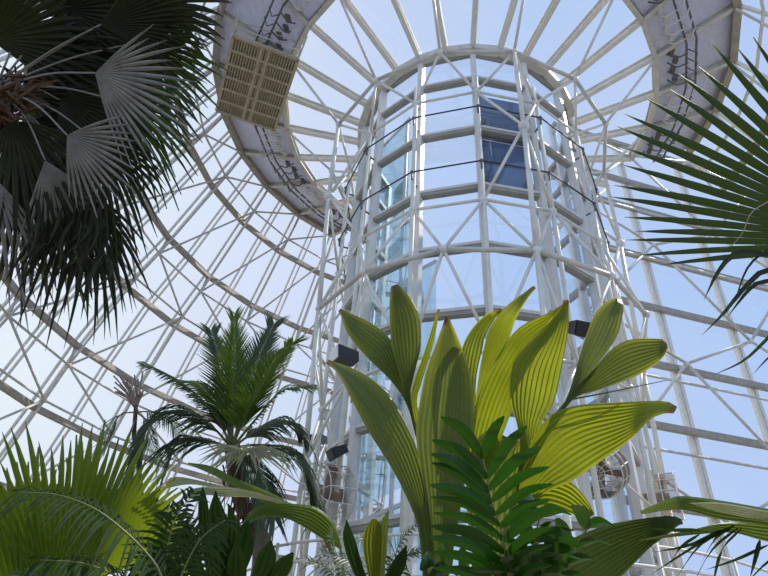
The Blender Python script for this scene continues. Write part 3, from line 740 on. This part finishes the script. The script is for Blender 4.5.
# fan leaf from the right
rp_ = thing('green_fan_palm', 'dark green fan leaf with slender fingers reaching in from the right edge', 'palm', (P(960, 560, 3.2).x, P(960, 560, 3.2).y, 0))
rc_ = P(885, 245, 3.0)
fan(rp_, rc_, idir(885, 245, 667, 126, 3.0, .0), face(rc_), 282*3.0/F, math.radians(74), 21, FANR, .45, .03, .5, .05, 'fan_leaf', .06, 1, [P(960, 420, 3.2), P(930, 320, 3.1)], PETI)
mb = MB()
for pts, w in (([(820, 262), (768, 255), (737, 253), (718, 272), (704, 300)], .017), ([(830, 262), (768, 270), (748, 284), (722, 315), (702, 335)], .014), ([(830, 275), (768, 281), (752, 287), (738, 303), (727, 318)], .013),
               ([(820, 285), (768, 338), (743, 361), (711, 376)], .009), ([(820, 320), (775, 352), (752, 375)], .007), ([(800, 230), (752, 262), (735, 300), (722, 318)], .006)):
    strip(mb, [P(u, v, 2.8) for u, v in pts], w, V((0, -.3, 1)), 14, .3, lambda x: max(.05, (1-x**3)))
o = mb.build('drooping_leaf', FANR, rp_)
MB().tube(spline([P(960, 400, 3.2), P(900, 290, 2.9), P(815, 262, 2.8)], 10), .012, 6).build('petiole', PETI, o, True)
mb = MB(); mb.tube(spline([P(775, 198, 2.7), P(752, 212, 2.7), P(743, 232, 2.7), P(731, 246, 2.7), P(720, 248, 2.7)], 14), .004, 5, .0015); mb.build('dry_thread', PETID, rp_)
MB().tube([P(960, 400, 3.2), V((rp_.location.x, rp_.location.y, 0))], .06, 8, .08).build('trunk', TRUNK, rp_, True)

# arching frond bottom right
br = thing('arching_palm', 'arching pale green palm frond with hanging leaflets at the lower right', 'palm', (P(860, 640, 3).x, P(860, 640, 3).y, 0))
blade(px([(640, 512), (674, 498), (690, 497), (722, 501), (768, 509), (830, 520)], 2.7, 2.9), px([(641, 514), (680, 510), (722, 520), (768, 526), (830, 540)], 2.75, 2.9), 6, .008).build('leaf', MID, br)
blade(px([(690, 503), (722, 503), (768, 511), (830, 522)], 2.69, 2.88), px([(691, 504), (725, 513), (768, 522), (830, 536)], 2.69, 2.88), 5, .006, .02).build('leaf', PALE, br)  # pale sheet over the leaf above, its lit stretch put into the colour
blade(px([(640, 540), (690, 530), (735, 522), (830, 530)], 2.75, 2.9), px([(640, 541), (700, 534), (735, 533), (768, 542), (830, 552)], 2.75, 2.9), 5, .008).build('leaf', MID, br)
mb = MB()
for pts in ([(735, 525), (700, 545), (672, 585)], [(738, 528), (712, 550), (690, 590)], [(730, 530), (705, 540), (650, 575)], [(742, 528), (722, 550), (712, 588)], [(760, 540), (755, 560), (750, 578)], [(720, 530), (690, 545), (655, 552)],
            [(768, 545), (735, 560), (705, 570)], [(735, 525), (716, 538), (700, 565)], [(700, 530), (670, 530), (645, 528)], [(700, 534), (680, 548), (668, 570)], [(800, 545), (770, 560), (740, 590)]):
    strip(mb, [P(u, v, 2.75) for u, v in pts], .011, V((.3, -.6, .6)), 8, .3)
o = mb.build('hanging_leaflet', DRK, br)
MB().tube(spline([P(850, 640, 3), P(845, 580, 3), P(825, 532, 2.9)], 8), .014, 6).build('leaf_stalk', PETI, br, True)
MB().tube([P(850, 640, 3.0), V((br.location.x, br.location.y, 0))], .03, 8, .05).build('trunk', TRUNK, br, True)

# arching broad leaves left of centre
ap = thing('twisted_leaf_plant', 'plant with long twisted broad leaves and pale undersides left of the tower foot', 'plant', (P(345, 640, 4.5).x, P(345, 640, 4.5).y, 0))
blade(px([(242, 526), (251, 510), (269, 503), (306, 505), (322, 511), (335, 525), (342, 548)], 4.3, 4.5), px([(242, 527), (262, 517), (285, 518), (303, 527), (322, 539), (341, 550)], 4.2, 4.5), 7, .012).build('leaf', MID, ap)
blade(px([(165, 482), (176, 476), (212, 483), (254, 493), (290, 503)], 4.4, 4.5), px([(166, 488), (190, 484), (215, 488), (254, 497), (290, 506)], 4.35, 4.5), 4, .01).build('leaf', PALE, ap)
blade(px([(184, 496), (195, 488), (225, 487), (254, 492), (290, 503)], 4.3, 4.48), px([(186, 499), (205, 495), (225, 497), (254, 498), (290, 506)], 4.3, 4.48), 4, .01).build('leaf', PALE, ap)
blade(px([(188, 463), (212, 466), (238, 479), (269, 492), (300, 508)], 4.5, 4.55), px([(189, 464), (210, 473), (238, 488), (262, 502), (300, 512)], 4.4, 4.52), 5, .01).build('leaf', MID, ap)
for pts in ([(341, 549), (344, 580), (346, 640)], [(290, 504), (320, 530), (340, 580), (346, 640)], [(300, 510), (325, 535), (342, 590), (346, 640)]):
    MB().tube(spline([P(u, v, 4.5) for u, v in pts], 12), .012, 6, .02).build('leaf_stalk', PETI, ap, True)
MB().tube([P(346, 635, 4.5), V((ap.location.x, ap.location.y, 0))], .03, 8, .05).build('trunk', TRUNK, ap, True)

# dark broad leaves in the lower left
dk = thing('dark_leaf_shrub', 'shaded shrub with dark upright broad leaves below the feathery palm', 'shrub', (P(220, 640, 3.6).x, P(220, 640, 3.6).y, 0))
for Lp, Rp in (([(202, 487), (198, 505), (200, 540), (212, 600)], [(203, 487), (208, 505), (211, 540), (220, 600)]),
               ([(215, 491), (208, 515), (210, 550), (216, 600)], [(216, 491), (227, 520), (232, 550), (224, 600)]),
               ([(247, 520), (232, 535), (224, 560), (222, 600)], [(249, 521), (254, 545), (246, 570), (230, 600)]),
               ([(186, 520), (178, 540), (186, 570), (208, 600)], [(188, 520), (196, 545), (204, 570), (214, 600)]),
               ([(270, 540), (258, 555), (250, 580), (240, 605)], [(272, 541), (276, 560), (266, 585), (246, 606)]),
               ([(236, 540), (228, 560), (226, 580), (226, 610)], [(238, 540), (246, 565), (244, 590), (236, 610)])):
    d = random.uniform(3.4, 3.7)
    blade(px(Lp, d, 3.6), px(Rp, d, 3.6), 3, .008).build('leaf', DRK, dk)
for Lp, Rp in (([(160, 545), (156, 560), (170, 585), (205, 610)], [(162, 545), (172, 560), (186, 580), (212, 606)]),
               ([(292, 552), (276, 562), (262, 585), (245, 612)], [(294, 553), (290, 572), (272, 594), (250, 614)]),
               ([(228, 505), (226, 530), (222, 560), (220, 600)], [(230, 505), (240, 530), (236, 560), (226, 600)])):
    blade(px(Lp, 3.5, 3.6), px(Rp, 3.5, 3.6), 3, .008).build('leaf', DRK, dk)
MB().tube([P(222, 600, 3.6), V((dk.location.x, dk.location.y, 0))], .03, 8, .04).build('stem', PETI, dk, True)

# low plants at the bottom centre
lc = thing('lime_leaf_plant', 'small plant with a lime yellow leaf below the tower columns', 'plant', (P(375, 640, 3.8).x, P(375, 640, 3.8).y, 0))
blade(px([(372, 519), (364, 532), (363, 552), (374, 600)], 3.8), px([(376, 519), (384, 529), (385, 550), (380, 600)], 3.8), 6, .008).build('leaf', LIME, lc)
blade(px([(388, 510), (380, 525), (378, 555), (378, 600)], 3.85), px([(389, 510), (388, 530), (386, 560), (382, 600)], 3.85), 3, .006).build('leaf', MID, lc)
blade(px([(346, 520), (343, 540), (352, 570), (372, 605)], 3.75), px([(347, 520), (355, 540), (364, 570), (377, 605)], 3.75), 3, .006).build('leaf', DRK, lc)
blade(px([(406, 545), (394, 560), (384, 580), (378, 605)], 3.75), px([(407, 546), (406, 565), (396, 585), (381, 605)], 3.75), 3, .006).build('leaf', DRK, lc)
MB().tube([P(377, 600, 3.8), V((lc.location.x, lc.location.y, 0))], .02, 8, .03).build('stem', PETI, lc, True)
bb = thing('bamboo_palm', 'fine leaved dark palm clump between the lime leaf and the broad leaf stalks', 'palm', (P(400, 640, 4.2).x, P(400, 640, 4.2).y, 0))
for pts in ([(395, 560), (405, 535), (420, 522)], [(392, 570), (380, 548), (360, 535)], [(402, 565), (412, 552), (424, 548)], [(385, 580), (350, 560), (322, 552)], [(350, 600), (330, 570), (308, 560)], [(370, 590), (340, 565), (330, 535)]):
    frond(bb, [P(398, 620, 4.2)]+[P(u, v, 4.2) for u, v in pts], 20, .28, .009, COCOD, .5, .6, rad=.008)
MB().tube([P(398, 620, 4.2), V((bb.location.x, bb.location.y, 0))], .02, 8, .03).build('trunk', PETI, bb, True)

# ------------------------------------------------------------------ light
SUN = V((.55, .30, .78)).normalized()
sl = bpy.data.lights.new('sun', 'SUN'); sl.energy = 4.6; sl.angle = math.radians(.6); sl.color = (1, .95, .86)
so = bpy.data.objects.new('sun', sl); COL.objects.link(so); so.rotation_euler = SUN.to_track_quat('Z', 'Y').to_euler()
w = bpy.data.worlds.new('sky'); SC.world = w; w.use_nodes = True; nt = w.node_tree; nt.nodes.clear(); N = nt.nodes; L = nt.links
out = N.new('ShaderNodeOutputWorld'); bg = N.new('ShaderNodeBackground'); L.new(bg.outputs[0], out.inputs[0])
tc = N.new('ShaderNodeTexCoord')
dt = N.new('ShaderNodeVectorMath'); dt.operation = 'DOT_PRODUCT'; dt.inputs[1].default_value = V((-.82, .45, .35)).normalized()
L.new(tc.outputs['Generated'], dt.inputs[0])
mr = N.new('ShaderNodeMapRange'); mr.inputs[1].default_value = .30; mr.inputs[2].default_value = .97; L.new(dt.outputs['Value'], mr.inputs[0])
cr = N.new('ShaderNodeValToRGB'); E = cr.color_ramp.elements
E[0].position = 0; E[0].color = (.43, .60, .92, 1); E[1].position = 1; E[1].color = (.88, .95, .99, 1)
e = E.new(.45); e.color = (.60, .71, .95, 1)
L.new(mr.outputs[0], cr.inputs[0])
no = N.new('ShaderNodeTexNoise'); no.inputs['Scale'].default_value = 2.2; no.inputs['Detail'].default_value = 6; L.new(tc.outputs['Generated'], no.inputs['Vector'])
m2 = N.new('ShaderNodeMapRange'); m2.inputs[1].default_value = .42; m2.inputs[2].default_value = .75; m2.inputs[3].default_value = 0; m2.inputs[4].default_value = .45; L.new(no.outputs['Fac'], m2.inputs[0])
mx = N.new('ShaderNodeMix'); mx.data_type = 'RGBA'; mx.inputs[7].default_value = (.72, .76, .95, 1); L.new(m2.outputs[0], mx.inputs[0]); L.new(cr.outputs[0], mx.inputs[6])
L.new(mx.outputs[2], bg.inputs[0]); bg.inputs[1].default_value = 1.0

vs = SC.view_settings
vs.view_transform = 'Standard'; vs.look = 'None'; vs.gamma = 1; vs.use_curve_mapping = False; vs.exposure = 0
SC.cycles.transparent_max_bounces = 32
